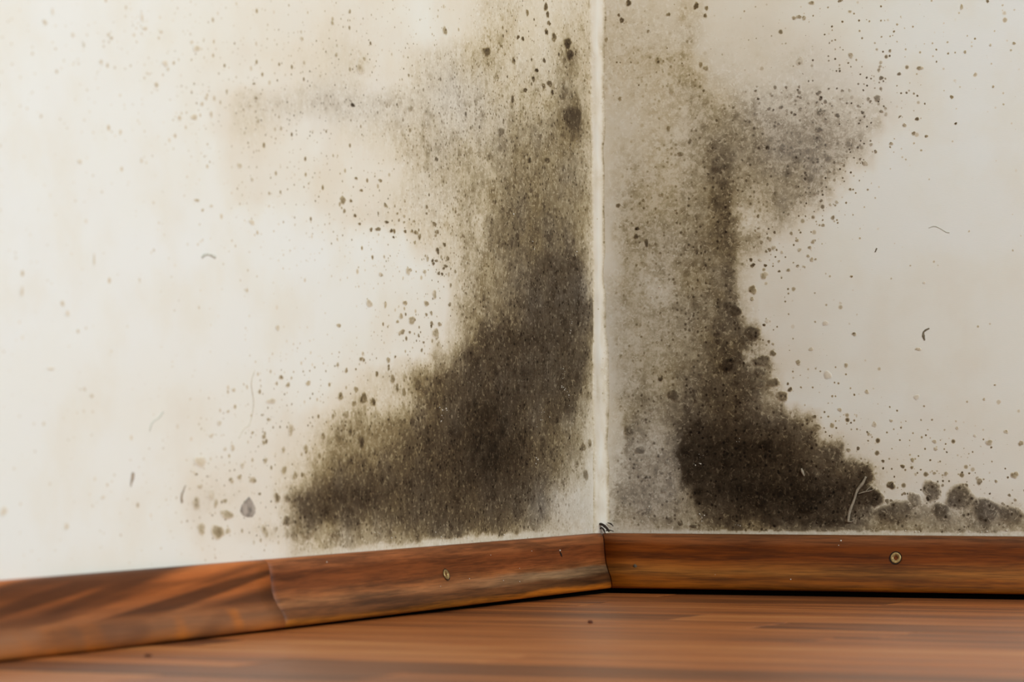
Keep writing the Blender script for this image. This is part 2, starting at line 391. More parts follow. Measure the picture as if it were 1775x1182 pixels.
def make_patch(side, ulen, du, label):
    us = np.arange(0.004, ulen, du); zs = np.arange(.046, .60, .0014)
    if side == 'L': us = us[::-1]
    U, ZZ, P = wall_points(side, us, zs)
    px, py, dep = project(P)
    d, s, h = fields(px, py, U, ZZ, side)
    n = fbm(U / .004, ZZ / .004, 500, 3) - .5
    lift = film(d + n * .12 * sstep(.1, .3, d))
    if side == 'L': P[:, 0] += lift
    else: P[:, 1] -= lift
    inside = (d + n * .14) > (.12 if side == 'L' else .085)
    g = inside.reshape(len(us), len(zs))
    keep = (g[:-1, :-1] & g[1:, :-1] & g[1:, 1:] & g[:-1, 1:]).ravel()
    o, idx = grid_mesh('mould_patch', P, len(us), len(zs), MW, keep)
    set_mould(o, d[idx], s[idx], h[idx], float(side == 'L'))
    tag(o, label, 'mould')
    return o
patchL = make_patch('L', .80, .0022, 'large dark brown-black mould stain climbing the left wall beside the corner')
patchR = make_patch('R', .46, .0014, 'dark brown mould stain with a grey side arm on the right wall')

# ------------------------------------------------------------------ single mould colonies (x, y, rx, ry, darkness)
SPOT_R = '''1356 686 9 9 60,1416 741 8 8 60,1394 740 7 7 62,1412 722 4 4 60,1430 795 18 16 66,1476 816 24 14 68,1502 822 13 14 74,1512 862 17 17 78,
1545 841 8 8 78,1616 850 14 18 48,1610 864 5 5 80,1664 862 26 18 55,1709 884 23 21 54,1752 893 21 17 50,1632 886 15 15 50,1552 888 29 20 55,1586 866 11 12 40,
1565 808 4 4 70,1581 810 3 3 60,1488 777 3.5 3.5 72,1531 799 3 3 62,1715 767 6 6 42,1770 768 5 5 50,1759 823 7 7 50,1698 834 6 6 46,1640 821 4 4 45,1739 874 4 4 50,
1620 820 3 3 50,1384 628 5 5 42,1467 633 4 4 38,1435 650 8 7 22,1503 679 4 4 34,1589 688 5 5 20,1456 710 4 4 32,1370 675 4.5 4.5 62,1366 665 2.5 2.5 60,1540 872 4 4 55,
1568 855 3 3 50,1305 502 8 8 58,1325 477 7 7 42,1304 518 4 4 50,1306 459 3.5 3.5 75,1302 450 3.5 3.5 75,1327 460 3 3 72,1351 470 2.5 2.5 60,1367 468 3.5 3.5 40,1383 461 3 3 40,
1341 429 4.5 4.5 42,1444 377 4 4 60,1476 479 2.5 2.5 50,1276 539 10 9 78,1305 577 13 11 72,1325 563 3 3 60,1340 612 6 6 58,1320 625 14 9 62,1318 646 9 8 62,1341 663 10 8 58,
1310 685 11 9 60,1312 665 12 10 64,1330 556 4 4 30,1262 632 12 11 88,1168 685 9 10 66,1145 657 4.5 4.5 72,1243 578 6 6 82,1245 592 5 5 80,1105 396 4 4 72,1103 410 5 5 76,1121 421 4 8 74,
1072 356 5 4 62,1147 338 5 5 52,1090 5 6 6 76,1078 35 4 6 70,1073 26 3 3 66,1207 10 5 7 76,1225 14 4 4 60,1223 27 4 4 60,1159 25 4 4 55,1124 54 3 3 55,1051 69 3 5 50,
1142 104 6 7 40,1164 103 6 7 36,1215 112 4 5 52,1224 118 5 5 50,1159 223 4 6 52,1196 245 4 5 55,1180 267 6 5 58,1075 171 4 4 50,1165 155 6 10 42,1423 195 7 6 58,1419 225 7 6 62,
1421 160 4 4 52,1431 176 4 4 58,1387 106 7 8 36,1475 96 5 5 42,1452 200 4.5 4.5 60,1331 256 4.5 4.5 68,1357 256 7 6 58,1354 186 4 4 58,1521 170 7 6 48,1528 193 4 3 50,1559 128 3.5 3.5 58,
1528 135 5 3.5 58,1595 118 6 4 46,1650 168 3.5 3.5 55,1657 214 2.5 2.5 65,1590 206 4.5 3 58,1568 217 3.5 4 45,1584 231 3.5 4 58,1606 236 3 3 50,1500 283 5 5 46,1545 249 3.5 3.5 50,1673 90 3 3 45,
1758 75 3 3 42,1717 78 2.5 2.5 30,1667 12 2.5 6 40,1712 2 3 3 55,1722 150 2.5 2.5 40,1407 5 5 4 50,1457 1 4 3 55,1385 29 5 4 48,1377 31 4 4 46,1394 31 4 4 48,1526 115 3 3 40,1543 88 3 3 42,
1602 490 2.5 2.5 18,1431 560 5 5 26,1481 579 4 4 40,1592 605 6 3 34,1406 605 4 4 34,1333 592 3 3 55,1340 596 2.5 2.5 40,1725 667 2 2 50,1706 692 2.5 2.5 40,1659 742 3 3 34,1744 748 4 4 28,
1620 765 4 4 34,1622 778 4 3 34,1690 755 3 3 20,1582 797 4 4 50,1538 868 5 4 66,1675 842 4 6 45,1727 834 3 3 45,1634 841 3 3 55,1545 868 4 3 60,1750 858 3 3 55,1760 866 3 3 50,1516 736 4 5 34,
1506 752 3 3 42,1545 729 3 3 40,1471 780 4 4 55,1513 870 12 8 84,1390 800 3 3 70,1110 780 9 6 55,1090 745 9 8 56,1120 830 6 5 55,1150 850 5 5 50,1130 710 5 5 56,1175 690 7 6 60,1290 590 8 8 74,
1330 770 12 10 94,1320 870 10 8 94,1400 880 14 10 95,1260 800 9 7 93,1345 905 10 8 80,1180 906 5 6 70,1203 912 7 4 68'''
SPOT_L = '''842 90 8 10 66,611 182 4 4 86,771 53 4 8 34,711 188 5 6 38,868 228 6 8 58,756 276 3 5 70,606 20 2.5 4 40,576 40 2.5 4 40,523 67 3 5 30,522 55 2 3 30,583 95 3 4 28,631 102 3 4 36,625 115 8 14 20,
897 65 2 4 70,888 172 3 7 70,946 12 4 8 72,949 25 3.5 6 74,951 40 3 5 66,947 55 3 7 68,960 65 5 8 66,906 67 3 4 74,899 64 2 3 66,914 22 3 6 55,983 75 8 10 80,987 95 8 10 84,930 122 3.5 4 78,943 105 3 5 70,
924 137 3 6 66,952 145 5 7 72,942 149 4 5 62,910 156 4 4 74,957 160 3 5 70,978 160 6 16 62,992 205 14 24 72,975 232 5 8 70,948 278 5 6 72,918 278 3 6 72,889 105 3 6 48,891 107 3 5 50,
594 347 6 7 52,655 397 5 4 58,643 398 3 4 56,623 388 2.5 3 54,659 313 3.5 3.5 52,617 309 3 3 48,608 348 3 3 55,626 330 3 3 50,670 385 4 3 55,678 400 3 4 62,682 411 2 2.5 66,702 401 3 3 60,721 403 5 4 58,
727 410 3 6 60,753 388 4 4 58,757 402 4 5 62,758 433 4 4 62,756 452 3 3 50,772 461 4 3 62,776 448 3 4 55,769 465 2.5 3 62,760 474 2.5 3 62,751 457 3 3 55,766 475 2.5 3 62,736 471 3 4 34,
702 525 4 5 38,739 526 5 5 40,668 528 2.5 6 34,714 555 7 7 40,695 548 4 5 34,755 577 7 8 40,748 560 3 4 50,762 562 4 4 40,587 564 4 4 34,481 568 4 5 24,640 526 6 7 22,697 575 5 5 34,660 476 4 4 26,
707 470 4 7 26,753 510 4 8 30,710 468 4 4 30,896 410 3 9 78,950 413 4 9 78,886 422 3 8 70,950 370 4 5 74,894 453 3 5 72,858 350 2 5 66,487 654 4 5 46,499 667 4 5 44,505 655 2 3 46,534 664 5 5 34,
590 687 6 7 52,653 648 3 5 52,600 642 3 5 44,585 632 3 4 30,626 622 4 4 40,673 624 4 5 38,504 745 5 11 42,503 748 3 4 52,530 777 4 9 55,491 780 3.5 6 50,457 757 3.5 5 46,457 767 3 5 46,465 727 3 4 46,
460 798 4 6 48,438 832 6 7 52,415 827 4 6 48,420 807 4 5 30,492 815 5 9 48,511 824 5 8 58,480 863 6 10 74,498 863 6 9 58,340 872 8 12 40,365 852 5 5 20,390 868 4 5 56,374 872 4 9 36,394 892 9 8 52,
386 889 5 6 40,349 916 8 11 48,377 922 10 12 46,395 920 5 7 40,347 843 5 5 36,402 835 3 4 55,400 830 3 3 50,340 822 2.5 2.5 64,366 860 6 8 28,457 918 5 11 42,462 925 4 8 40,479 917 3 6 40,497 902 9 8 68,
497 925 6 9 48,532 925 11 9 56,403 776 4 6 34,390 778 3 4 28,347 800 9 9 18,450 856 2.5 3 64,440 940 2 4 30,405 675 3 3 34,395 713 3 3 30,380 733 4 5 20,366 755 4 4 24,470 695 8 6 24,
630 690 6 12 58,646 697 5 9 58,600 718 5 8 48,617 675 4 6 46,613 700 4 6 46,680 657 5 8 52,723 667 8 11 70,735 677 7 9 70,742 692 8 9 72,700 680 4 8 56,688 672 3 8 52,577 722 3 6 46,560 756 4 6 56,
606 750 4 8 62,625 765 6 12 64,622 790 5 9 62,648 783 4 7 64,576 800 4 9 58,553 790 4 6 60,872 678 4 7 84,888 682 6 10 85,903 680 3 8 82,789 748 10 13 86,749 824 4 7 88,742 787 7 7 84,855 862 5 8 86,
1010 775 5 9 56,1015 823 5 11 52,1022 768 4 8 44,1000 805 4 7 46,846 712 16 18 88,941 765 4 8 76,847 795 14 22 92,700 730 3 6 72,575 925 8 5 50,620 905 4 6 74,762 880 4 8 74,
78 39 4 5 22,91 20 2.5 7 12,126 60 3.5 4 16,188 60 2.5 4 30,193 66 3 4 28,145 78 2 5 22,98 124 2.5 3.5 34,175 107 3 5 22,246 30 3 9 15,251 49 5 4 18,279 55 3 3.5 22,286 110 6 6 16,291 120 2.5 3.5 28,
271 147 4 4.5 28,332 73 3.5 3.5 20,341 84 7 6 20,311 204 4 4 30,336 203 7 5 28,366 198 3 6 26,350 180 3 5 22,357 170 3 4 22,440 145 2.5 2.5 62,138 280 4 5 14,245 278 3 5 15,415 287 5 5 28,
341 347 5 3 32,351 364 2.5 3 42,366 357 3 3 22,163 450 2 11 20,38 505 3.5 10 14,108 526 3.5 6 24,117 543 3.5 7 14,135 574 3 3.5 22,428 503 2 5 22,437 311 3 4 34,436 385 5 5 22,446 403 2.5 4 28,
146 674 3 4 20,159 686 4 4 18,88 639 7 3 12,6 886 7 9 15,115 912 5 6 18,178 862 4 4 12,405 676 3.5 3.5 34,380 734 4 4 18,443 170 3 4 40,432 185 3 6 28,447 210 3 4 34'''
def parse(t):
    return [tuple(float(v) for v in e.split()) for e in t.replace('\n', '').split(',') if e.strip()]
def wall_uz(side, x, y):
    p = on_left(x, y) if side == 'L' else on_right(x, y)
    return (-p[1] if side == 'L' else p[0]), p[2]
def make_spot(side, spec, parent):
    x, y, rx, ry, pk = spec; pk /= 100
    if rx < 9: rx *= .84; ry *= .84; pk *= .93
    if side == 'R' and rx >= 11 and y > 840 and x > 1530: pk += .10
    if side == 'R': pk = float(np.interp(pk, [0, .1, .2, .3, .45, .6, .75, 1], [0, .05, .11, .20, .38, .57, .75, 1]))
    soft = side == 'L' and x < 560
    if soft: pk *= .82
    u, z = wall_uz(side, x, y)
    u2, _ = wall_uz(side, x + 1, y); _, z2 = wall_uz(side, x, y + 1)
    ru = abs(u2 - u) * rx; rz = abs(z2 - z) * ry
    N = 14; rings = (0.0, .5, .82, 1.0, 1.2); prof = (1.0, .90, .66, .28, 0.0) if soft else (1.0, .97, .88, .45, 0.0)
    ph = [random.uniform(0, 6.28) for _ in range(3)]
    us, zs, pf = [u], [z], [1.0]
    for r, p in list(zip(rings, prof))[1:]:
        for k in range(N):
            a = 2 * math.pi * k / N
            w = 1 + .13 * math.sin(2 * a + ph[0]) + .10 * math.sin(3 * a + ph[1]) + .07 * math.sin(5 * a + ph[2])
            us.append(u + ru * r * w * math.cos(a)); zs.append(z + rz * r * w * math.sin(a)); pf.append(p)
    us = np.maximum(np.array(us), .002); zs = np.array(zs); pf = np.array(pf)
    P0 = np.stack([np.zeros_like(us), -us, zs], 1) if side == 'L' else np.stack([us, np.zeros_like(us), zs], 1)
    px, py, _ = project(P0)
    d, s, h = fields(px, py, us, zs, side)
    dd = d + np.maximum(pk - d, -.08) * pf
    off = film(np.maximum(d, .1)) + .00012 + .0005 * pf * min(1, rx / 10) 
    if side == 'L': P0[:, 0] += off
    else: P0[:, 1] -= off
    F = []
    for k in range(N):
        F.append((0, 1 + k, 1 + (k + 1) % N))
    for r in range(len(rings) - 2):
        b = 1 + r * N
        for k in range(N):
            F.append((b + k, b + N + k, b + N + (k + 1) % N, b + (k + 1) % N))
    o = mesh_obj('mould_spot', P0, F, MW, parent)
    set_mould(o, dd, s * (1 - pf), h, float(side == 'L'))
    return o
def auto_spots(side, n, xr, yr, lo, hi, seed, size=(2.2, 5.0), add=(.10, .22)):
    r = random.Random(seed); out = []
    while len(out) < n:
        x = r.uniform(*xr); y = r.uniform(*yr)
        u, z = wall_uz(side, x, y)
        d, s, h = fields(np.array([x]), np.array([y]), np.array([u]), np.array([z]), side)
        if not lo < d[0] < hi or z < .056: continue
        q = r.uniform(*size)
        out.append((x, y, q * (.75 if side == 'L' else 1), q * r.uniform(1, 1.5 if side == 'L' else 1.1), 100 * min(.92, d[0] + r.uniform(*add))))
    return out
for sp in parse(SPOT_L) + auto_spots('L', 28, (700, 1020), (150, 900), .25, .7, 3) + auto_spots('L', 16, (500, 760), (640, 930), .2, .7, 5) + auto_spots('L', 46, (590, 800), (340, 640), .04, .2, 6, (2, 3.6), (.28, .5)): make_spot('L', sp, patchL)
for sp in parse(SPOT_R) + auto_spots('R', 30, (1050, 1480), (20, 900), .2, .7, 4) + auto_spots('R', 70, (1300, 1540), (150, 470), .035, .22, 7, (2, 3.8), (.28, .5)): make_spot('R', sp, patchR)

# ------------------------------------------------------------------ corner bead
def bead():
    V = []; d = []; n = 13
    zs = np.concatenate([np.arange(.03, .6, .003), np.linspace(.6, 2.45, 12)])
    for z in zs:
        f1 = float(fbm(np.array([z / .06]), np.array([3.3]), 77, 3)[0]) - .5
        f2 = float(fbm(np.array([z / .02]), np.array([9.1]), 78, 3)[0]) - .5
        r = .0104 + .011 * f1
        r *= 1 - .3 * math.exp(-((z - .275) / .02) ** 2)
        for k in range(n):
            f = k / (n - 1); a = math.pi / 2 * f
            cx, cy = r * (1 - math.sin(a)), -r * (1 - math.cos(a))
            bul = (.30 + .25 * f2) * r * math.sin(2 * a) ** 2
            V.append((cx + bul * .7, cy - bul * .7, z))
            e = abs(f - .5) * 2
            d.append(.04 + .05 * e + .13 * max(0, e - .55) / .45)
    F = []
    for i in range(len(zs) - 1):
        for k in range(n - 1):
            F.append((i * n + k, (i + 1) * n + k, (i + 1) * n + k + 1, i * n + k + 1))
    o = mesh_obj('trim_1', V, F, MW)
    d = np.array(d); z = np.array([v[2] for v in V])
    d = d + .16 * np.clip(fbm(z / .03, np.array([v[0] for v in V]) / .004, 90, 3) - .45, 0, 1)
    set_mould(o, d, np.full(len(d), .1), np.full(len(d), .2))
    tag(o, 'pale filler bead running up the corner between the two walls', kind='structure')
bead()

# ------------------------------------------------------------------ wood
def skirting_material(name, kind):
    T = NT(name)
    at = T.new('ShaderNodeAttribute', attribute_name='grain')
    sx = T.new('ShaderNodeSeparateXYZ'); T.l.new(at.outputs['Vector'], sx.inputs[0])
    u, v, sd = sx.outputs
    def nz(fu, fv, detail=4, rough=.6, shear=0.0, dist=0.0):
        c = T.new('ShaderNodeCombineXYZ')
        T.put(c.inputs[0], T.math('MULTIPLY', u, fu))
        T.put(c.inputs[1], T.math('MULTIPLY', T.math('MULTIPLY_ADD', u, -shear, v), fv)); T.put(c.inputs[2], sd)
        return T.noise(c.outputs[0], 1.0, detail, rough, dist).outputs['Fac']
    n1 = nz(9, 170, 5, .6, 0, .4); n2 = nz(45, 900)
    low = nz(5, 25, 2)
    # wood tones by moulding height, sheen and floor reflection painted in (v = distance from the wall over the moulding, metres)
    vw = T.math('ADD', v, T.math('MULTIPLY', T.math('SUBTRACT', nz(12, 60, 3), .5), .009))
    vn = T.math('DIVIDE', vw, .06)
    if kind == 'red':
        lay = [(.05, (134, 78, 44)), (.20, (126, 74, 40)), (.28, (104, 54, 24)), (.44, (112, 58, 26)), (.54, (130, 76, 38)), (.60, (122, 92, 64)), (.68, (116, 88, 60)), (.74, (76, 44, 20)), (.84, (70, 40, 16)), (.90, (142, 78, 16)), (1, (116, 62, 12))]
        far = [(.05, (146, 86, 48)), (.20, (132, 76, 40)), (.30, (98, 50, 20)), (.46, (106, 56, 24)), (.56, (126, 74, 38)), (.66, (128, 82, 48)), (.74, (96, 56, 28)), (.84, (88, 50, 20)), (.90, (130, 76, 20)), (1, (112, 62, 14))]
    elif kind == 'brown':
        lay = [(.05, (118, 72, 40)), (.20, (116, 66, 32)), (.28, (102, 48, 6)), (.46, (106, 50, 6)), (.56, (120, 66, 20)), (.68, (126, 76, 28)), (.78, (112, 58, 8)), (.90, (122, 66, 10)), (1, (90, 46, 8))]
    else:
        lay = [(.05, (172, 98, 46)), (.22, (164, 90, 40)), (.40, (140, 76, 32)), (.60, (128, 76, 40)), (.75, (124, 80, 50)), (.90, (138, 80, 34)), (1, (120, 64, 20))]
    col = T.ramp(vn, [(p, rgba(c, 1.12)) for p, c in lay])
    if kind == 'red': col = T.mix(T.ss(u, .12, .34), col, T.ramp(vn, [(p, rgba(c, 1.12)) for p, c in far]))
    f = T.math('MULTIPLY_ADD', n2, .45, T.math('MULTIPLY', n1, .8))
    gr = T.ss(f, .42, .82, .52, 1.55)
    if kind == 'figured':
        fig = nz(2.2, 62, 2, .5, .105, .3)
        fg = T.ss(fig, .42, .58)
        dark = T.math('MULTIPLY', fg, T.ss(v, .033, .040, 1, .15))
        col = T.mix(dark, col, rgba((84, 44, 16)))
        rip = T.math('MULTIPLY', T.ss(nz(20, 12, 1), .50, .66), T.ss(v, .036, .042))
        col = T.mix(T.math('MULTIPLY', rip, .6), col, rgba((176, 96, 18)))  # orange reflections painted in as ripples low on the moulding
        rip2 = T.math('MULTIPLY', T.ss(nz(13, 30, 1, .5, .1), .50, .68), T.ss(v, .036, .042))
        col = T.mix(T.math('MULTIPLY', rip2, .7), col, rgba((92, 54, 30)))
        gr = T.ss(f, .40, .85, .8, 1.2)
    g3 = T.new('ShaderNodeCombineXYZ')
    for i in range(3): T.put(g3.inputs[i], gr)
    col = T.mix(1.0, col, g3.outputs[0], 'MULTIPLY')
    # blotches along the length
    b3 = T.new('ShaderNodeCombineXYZ'); bl_ = T.ss(low, .3, .7, .84, 1.16)
    for i in range(3): T.put(b3.inputs[i], bl_)
    col = T.mix(1.0, col, b3.outputs[0], 'MULTIPLY')
    T.l.new(col, T.b.inputs['Base Color'])
    T.b.inputs['Roughness'].default_value = .5
    T.b.inputs['Specular IOR Level'].default_value = .22
    bp = T.new('ShaderNodeBump'); bp.inputs['Strength'].default_value = .2; bp.inputs['Distance'].default_value = .0003
    T.l.new(n2, bp.inputs['Height']); T.l.new(bp.outputs[0], T.b.inputs['Normal'])
    return T.m
WR = skirting_material('red_brown_skirting_wood', 'red')
WF = skirting_material('figured_orange_skirting_wood', 'figured')
WB = skirting_material('brown_skirting_wood', 'brown')

PROF = [(0.0003, 47), (4, 47), (6.2, 46.4), (7.8, 44.8), (8.8, 42), (9.6, 37), (10.3, 31), (11.2, 25.5), (12.8, 20.5), (15.5, 16), (18.6, 12), (20.8, 8.5), (22, 5.2), (22.3, 2.4), (21.6, .6), (20.5, 0), (0.0003, 0)]
PROF = [(t / 1000, h / 1000) for t, h in PROF]
def skirting(side, u0, u1, zb, mat, parent, mitre0, seed, n=60, skew=0.0):
    """zb(u): underside height; mitre0: cut at 45 degrees into the corner; skew: slant of the butt joint"""
    arc = [0]
    for a, b in zip(PROF, PROF[1:]): arc.append(arc[-1] + math.hypot(a[0] - b[0], a[1] - b[1]))
    V, G = [], []
    for i in range(n + 1):
        f = i / n
        for k, (t, h) in enumerate(PROF):
            s0 = t + .0007 if mitre0 else u0 + skew * t
            s1 = u1 + skew * t if side == 'L' else u1
            u = s0 + (s1 - s0) * f
            b = zb(u); z = b + (.051 - b) * h / .047
            V.append((t, -u, z) if side == 'L' else (u, -t, z)); G.append((u, arc[k], seed))
    m = len(PROF); F = []
    for i in range(n):
        for k in range(m):
            q = (i * m + k, i * m + (k + 1) % m, (i + 1) * m + (k + 1) % m, (i + 1) * m + k)
            F.append(q if side == 'L' else q[::-1])
    F.append(tuple(range(m)) if side == 'R' else tuple(range(m))[::-1])
    F.append(tuple(n * m + k for k in range(m))[::-1] if side == 'R' else tuple(n * m + k for k in range(m)))
    o = mesh_obj('skirting_board', V, F, mat, parent)
    a = o.data.attributes.new('grain', 'FLOAT_VECTOR', 'POINT'); a.data.foreach_set('vector', np.array(G, np.float32).ravel())
    me = o.data; bm = bmesh.new(); bm.from_mesh(me); bmesh.ops.recalc_face_normals(bm, faces=bm.faces); bm.to_mesh(me); bm.free()
    for p in me.polygons:
        if len(p.vertices) > 4: p.use_smooth = False
    return o
def empty(name, loc=(0, 0, 0)):
    o = bpy.data.objects.new(name, None); C.objects.link(o); o.location = loc; o.empty_display_size = .02; return o
bl = tag(empty('baseboard_left'), 'reddish-brown wooden skirting of two butted lengths along the left wall', kind='structure')
br = tag(empty('baseboard_right'), 'brown wooden skirting along the right wall with one brass screw', kind='structure')
uj = -on_left(436, 985)[1] - .01
zbl = lambda u: .0045 - .0036 * min(1, u / .80)
tag(skirting('L', 0, uj, zbl, WR, bl, True, 1.7, skew=0.0), 'reddish length of skirting with a brass screw, next to the corner')
tag(skirting('L', uj, 2.6, zbl, WF, bl, False, 5.2, n=90, skew=0.0), 'orange length of skirting with slanting dark figure')
skirting('R', 0, 2.6, lambda u: .0045, WB, br, True, 9.4, n=90)

GAP_SHADE = simple('black_gap_shade', (10, 8, 6), .95, 0, .2, 200, .05)
def shade_strip(side, parent):  # added black strip, stands in for the shade under the skirting
    t, z = .013, .006
    prof = [(0, -.012), (t, -.012), (t, z), (0, z)]
    V = []
    for u in (.0, 2.6):
        for a, h in prof: V.append((a, -u, h) if side == 'L' else (u, -a, h))
    F = [(k, (k + 1) % 4, 4 + (k + 1) % 4, 4 + k) for k in range(4)]
    mesh_obj('gap_shade_strip', V, F, GAP_SHADE, parent, smooth=False)
shade_strip('L', bl); shade_strip('R', br)

# ------------------------------------------------------------------ floor
def floor_material():
    T = NT('laminate_floor')
    P = T.new('ShaderNodeTexCoord').outputs['Object']
    inf = T.new('ShaderNodeObjectInfo')
    off = T.vmath('SCALE', (3.1, 7.7, 0), scale=inf.outputs['Random'])
    Q = T.vmath('ADD', P, off)
    n1 = T.noise(T.vmath('MULTIPLY', Q, (2.0, 30, 1)), 1.0, 4, .62, .6).outputs['Fac']
    n2 = T.noise(T.vmath('MULTIPLY', Q, (9, 160, 1)), 1.0, 4, .6).outputs['Fac']
    f = T.math('MULTIPLY_ADD', n2, .35, T.math('MULTIPLY', n1, .7))
    f = T.math('ADD', f, T.math('MULTIPLY_ADD', inf.outputs['Random'], .22, -.11))
    col = T.ramp(f, [(.33, rgba((88, 48, 24))), (.45, rgba((122, 70, 37))), (.56, rgba((166, 94, 44))), (.70, rgba((188, 124, 70)))])
    T.l.new(col, T.b.inputs['Base Color'])
    T.b.inputs['Roughness'].default_value = .38
    T.b.inputs['Specular IOR Level'].default_value = .24
    bp = T.new('ShaderNodeBump'); bp.inputs['Strength'].default_value = .08; bp.inputs['Distance'].default_value = .0003
    T.l.new(n2, bp.inputs['Height']); T.l.new(bp.outputs[0], T.b.inputs['Normal'])
    return T.m
MF = floor_material()
def floor():
    under = simple('floor_underlay', (40, 24, 14), .9)
    v = [(-.03, .03, -.0112), (3.2, .03, -.0112), (3.2, -3.4, -.0112), (-.03, -3.4, -.0112)]
    fl = mesh_obj('floor', v, [(0, 3, 2, 1)], under, smooth=False)
    tag(fl, 'glossy reddish-brown laminate strip floor in front of the skirting', kind='structure')
    PWID, G = .078, .0005
    r = random.Random(5); meshes = {}
    def plank_mesh(L):
        if L in meshes: return meshes[L]
        bm = bmesh.new()
        bmesh.ops.create_cube(bm, size=1)
        bmesh.ops.scale(bm, vec=(L, PWID - G, .011), verts=bm.verts)
        bmesh.ops.translate(bm, vec=(L / 2, 0, -.0055), verts=bm.verts)
        top = [e for e in bm.edges if all(q.co.z > -.0001 for q in e.verts)]
        bmesh.ops.bevel(bm, geom=top, offset=.0006, segments=1, affect='EDGES')
        me = bpy.data.meshes.new('floor_strip'); bm.to_mesh(me); bm.free(); me.materials.append(MF)
        meshes[L] = me; return me
    nrow = int(3.3 / PWID)
    for i in range(nrow):
        y = .02 - PWID * (i + .5)
        x = -.02 - r.choice([0, .12, .25, .38, .5]); first = True
        while x < 3.1:
            L = r.choice([.45, .6, .75])
            x0 = x; x += L + G
            if x < -.02: continue
            o = bpy.data.objects.new('floor_strip', plank_mesh(L)); C.objects.link(o); o.parent = fl
            o.location = (x0, y, -r.uniform(0, .00015))
    return fl
floor()

# ------------------------------------------------------------------ screws
BRASS = simple('dull_brass', (176, 150, 100), .38, .75, .18, 900)
DARKH = simple('dark_recess', (26, 16, 8), .9, 0, .2)
def screw(center, normal, rad, label, tilt=0.0):
    n = Vector(normal).normalized(); q = n.to_track_quat('Z', 'Y')
    root = empty('screw', center); root.rotation_euler = q.to_euler()
    tag(root, label, 'screw')
    N = 24
    rings = [(1.0, -.0012), (1.0, .0002), (.94, .0006), (.75, .0005), (.46, .00035), (.40, .0), (.36, -.0008)]
    V = []; F = []
    for r, z in rings:
        for k in range(N):
            a = 2 * math.pi * k / N
            rr = r if r > .5 else r * (1 + .10 * math.cos(4 * a))
            V.append((rad * rr * math.cos(a), rad * rr * math.sin(a), z))
    for i in range(len(rings) - 1):
        for k in range(N): F.append((i * N + k, i * N + (k + 1) % N, (i + 1) * N + (k + 1) % N, (i + 1) * N + k))
    mesh_obj('screw_head', V, F, BRASS, root)
    V2 = [(rad * .41 * math.cos(2 * math.pi * k / N), rad * .41 * math.sin(2 * math.pi * k / N), -.0007) for k in range(N)]
    mesh_obj('drive_recess', V2, [tuple(range(N))], DARKH, root, smooth=False)
    V3 = []; F3 = []
    for r, z in ((1.0, .0001), (1.16, .00035)):
        for k in range(N): V3.append((rad * r * math.cos(2 * math.pi * k / N), rad * r * math.sin(2 * math.pi * k / N), z))
    for k in range(N): F3.append((k, N + k, N + (k + 1) % N, (k + 1) % N))
    mesh_obj('countersink_rim', V3, F3, DARKH, root)
    return root
def on_skirting(side, x, y):
    """first hit of the sight line with the moulded face: height -> protrusion"""
    for t in np.linspace(.024, .002, 300):
        p = on_left(x, y, t) if side == 'L' else on_right(x, y, t)
        b = .0045; h = (p[2] - b) / (.051 - b) * .047
        hs = [q[1] for q in PROF[1:-1]][::-1]; ts = [q[0] for q in PROF[1:-1]][::-1]
        if h < 0 or h > .047: continue
        if np.interp(h, hs, ts) >= t: 
            return p, h
    return p, h
def prof_normal(h):
    hs = [q[1] for q in PROF[1:-1]][::-1]; ts = [q[0] for q in PROF[1:-1]][::-1]
    dt = (np.interp(h + .001, hs, ts) - np.interp(h - .001, hs, ts)) / .002
    n = np.array([1.0, -dt]); n /= np.linalg.norm(n); return n
p, h = on_skirting('R', 1553, 967); n = prof_normal(h)
screw((p[0], p[1] - n[0] * .0004, p[2] + n[1] * .0004), (0, -n[0], n[1]), .0047, 'round brass screw head in the right skirting board')
p, h = on_skirting('L', 773, 996); n = prof_normal(h)
screw((p[0] + n[0] * .0004, p[1], p[2] + n[1] * .0004), (n[0], 0, n[1]), .0042, 'dark recessed brass screw seen edge-on in the left skirting board')

# ------------------------------------------------------------------ strands, scratches, flakes
def tube(name, pts, rads, mat, label=None, cat=None, parent=None, flat=1.0, nrm=None, group=None):
    """tapered tube through points (catmull-rom)"""
    pts = [Vector(p) for p in pts]; Q, R = [], []
    n = len(pts)
    for i in range(n - 1):
        p0 = pts[max(i - 1, 0)]; p1 = pts[i]; p2 = pts[i + 1]; p3 = pts[min(i + 2, n - 1)]
        for j in range(5):
            t = j / 5
            Q.append(.5 * ((2 * p1) + (p2 - p0) * t + (2 * p0 - 5 * p1 + 4 * p2 - p3) * t * t + (3 * p1 - p0 - 3 * p2 + p3) * t ** 3))
            R.append(rads[i] * (1 - t) + rads[i + 1] * t)
    Q.append(pts[-1]); R.append(rads[-1])
    V, F, N = [], [], 7
    for i, (q, r) in enumerate(zip(Q, R)):
        tg = (Q[min(i + 1, len(Q) - 1)] - Q[max(i - 1, 0)]).normalized()
        nn = Vector(nrm) if nrm is not None else Vector((0.3, -0.9, .2))
        s = tg.cross(nn).normalized(); b = s.cross(tg).normalized()
        r *= 1 + random.uniform(-.12, .12)
        for k in range(N):
            a = 2 * math.pi * k / N
            V.append(q + s * math.cos(a) * r + b * math.sin(a) * r * flat)
    for i in range(len(Q) - 1):
        for k in range(N): F.append((i * N + k, i * N + (k + 1) % N, (i + 1) * N + (k + 1) % N, (i + 1) * N + k))
    F.append(tuple(range(N))[::-1]); F.append(tuple((len(Q) - 1) * N + k for k in range(N)))
    o = mesh_obj(name, V, F, mat, parent)
    if label: tag(o, label, cat, group)
    return o
PX = .0005
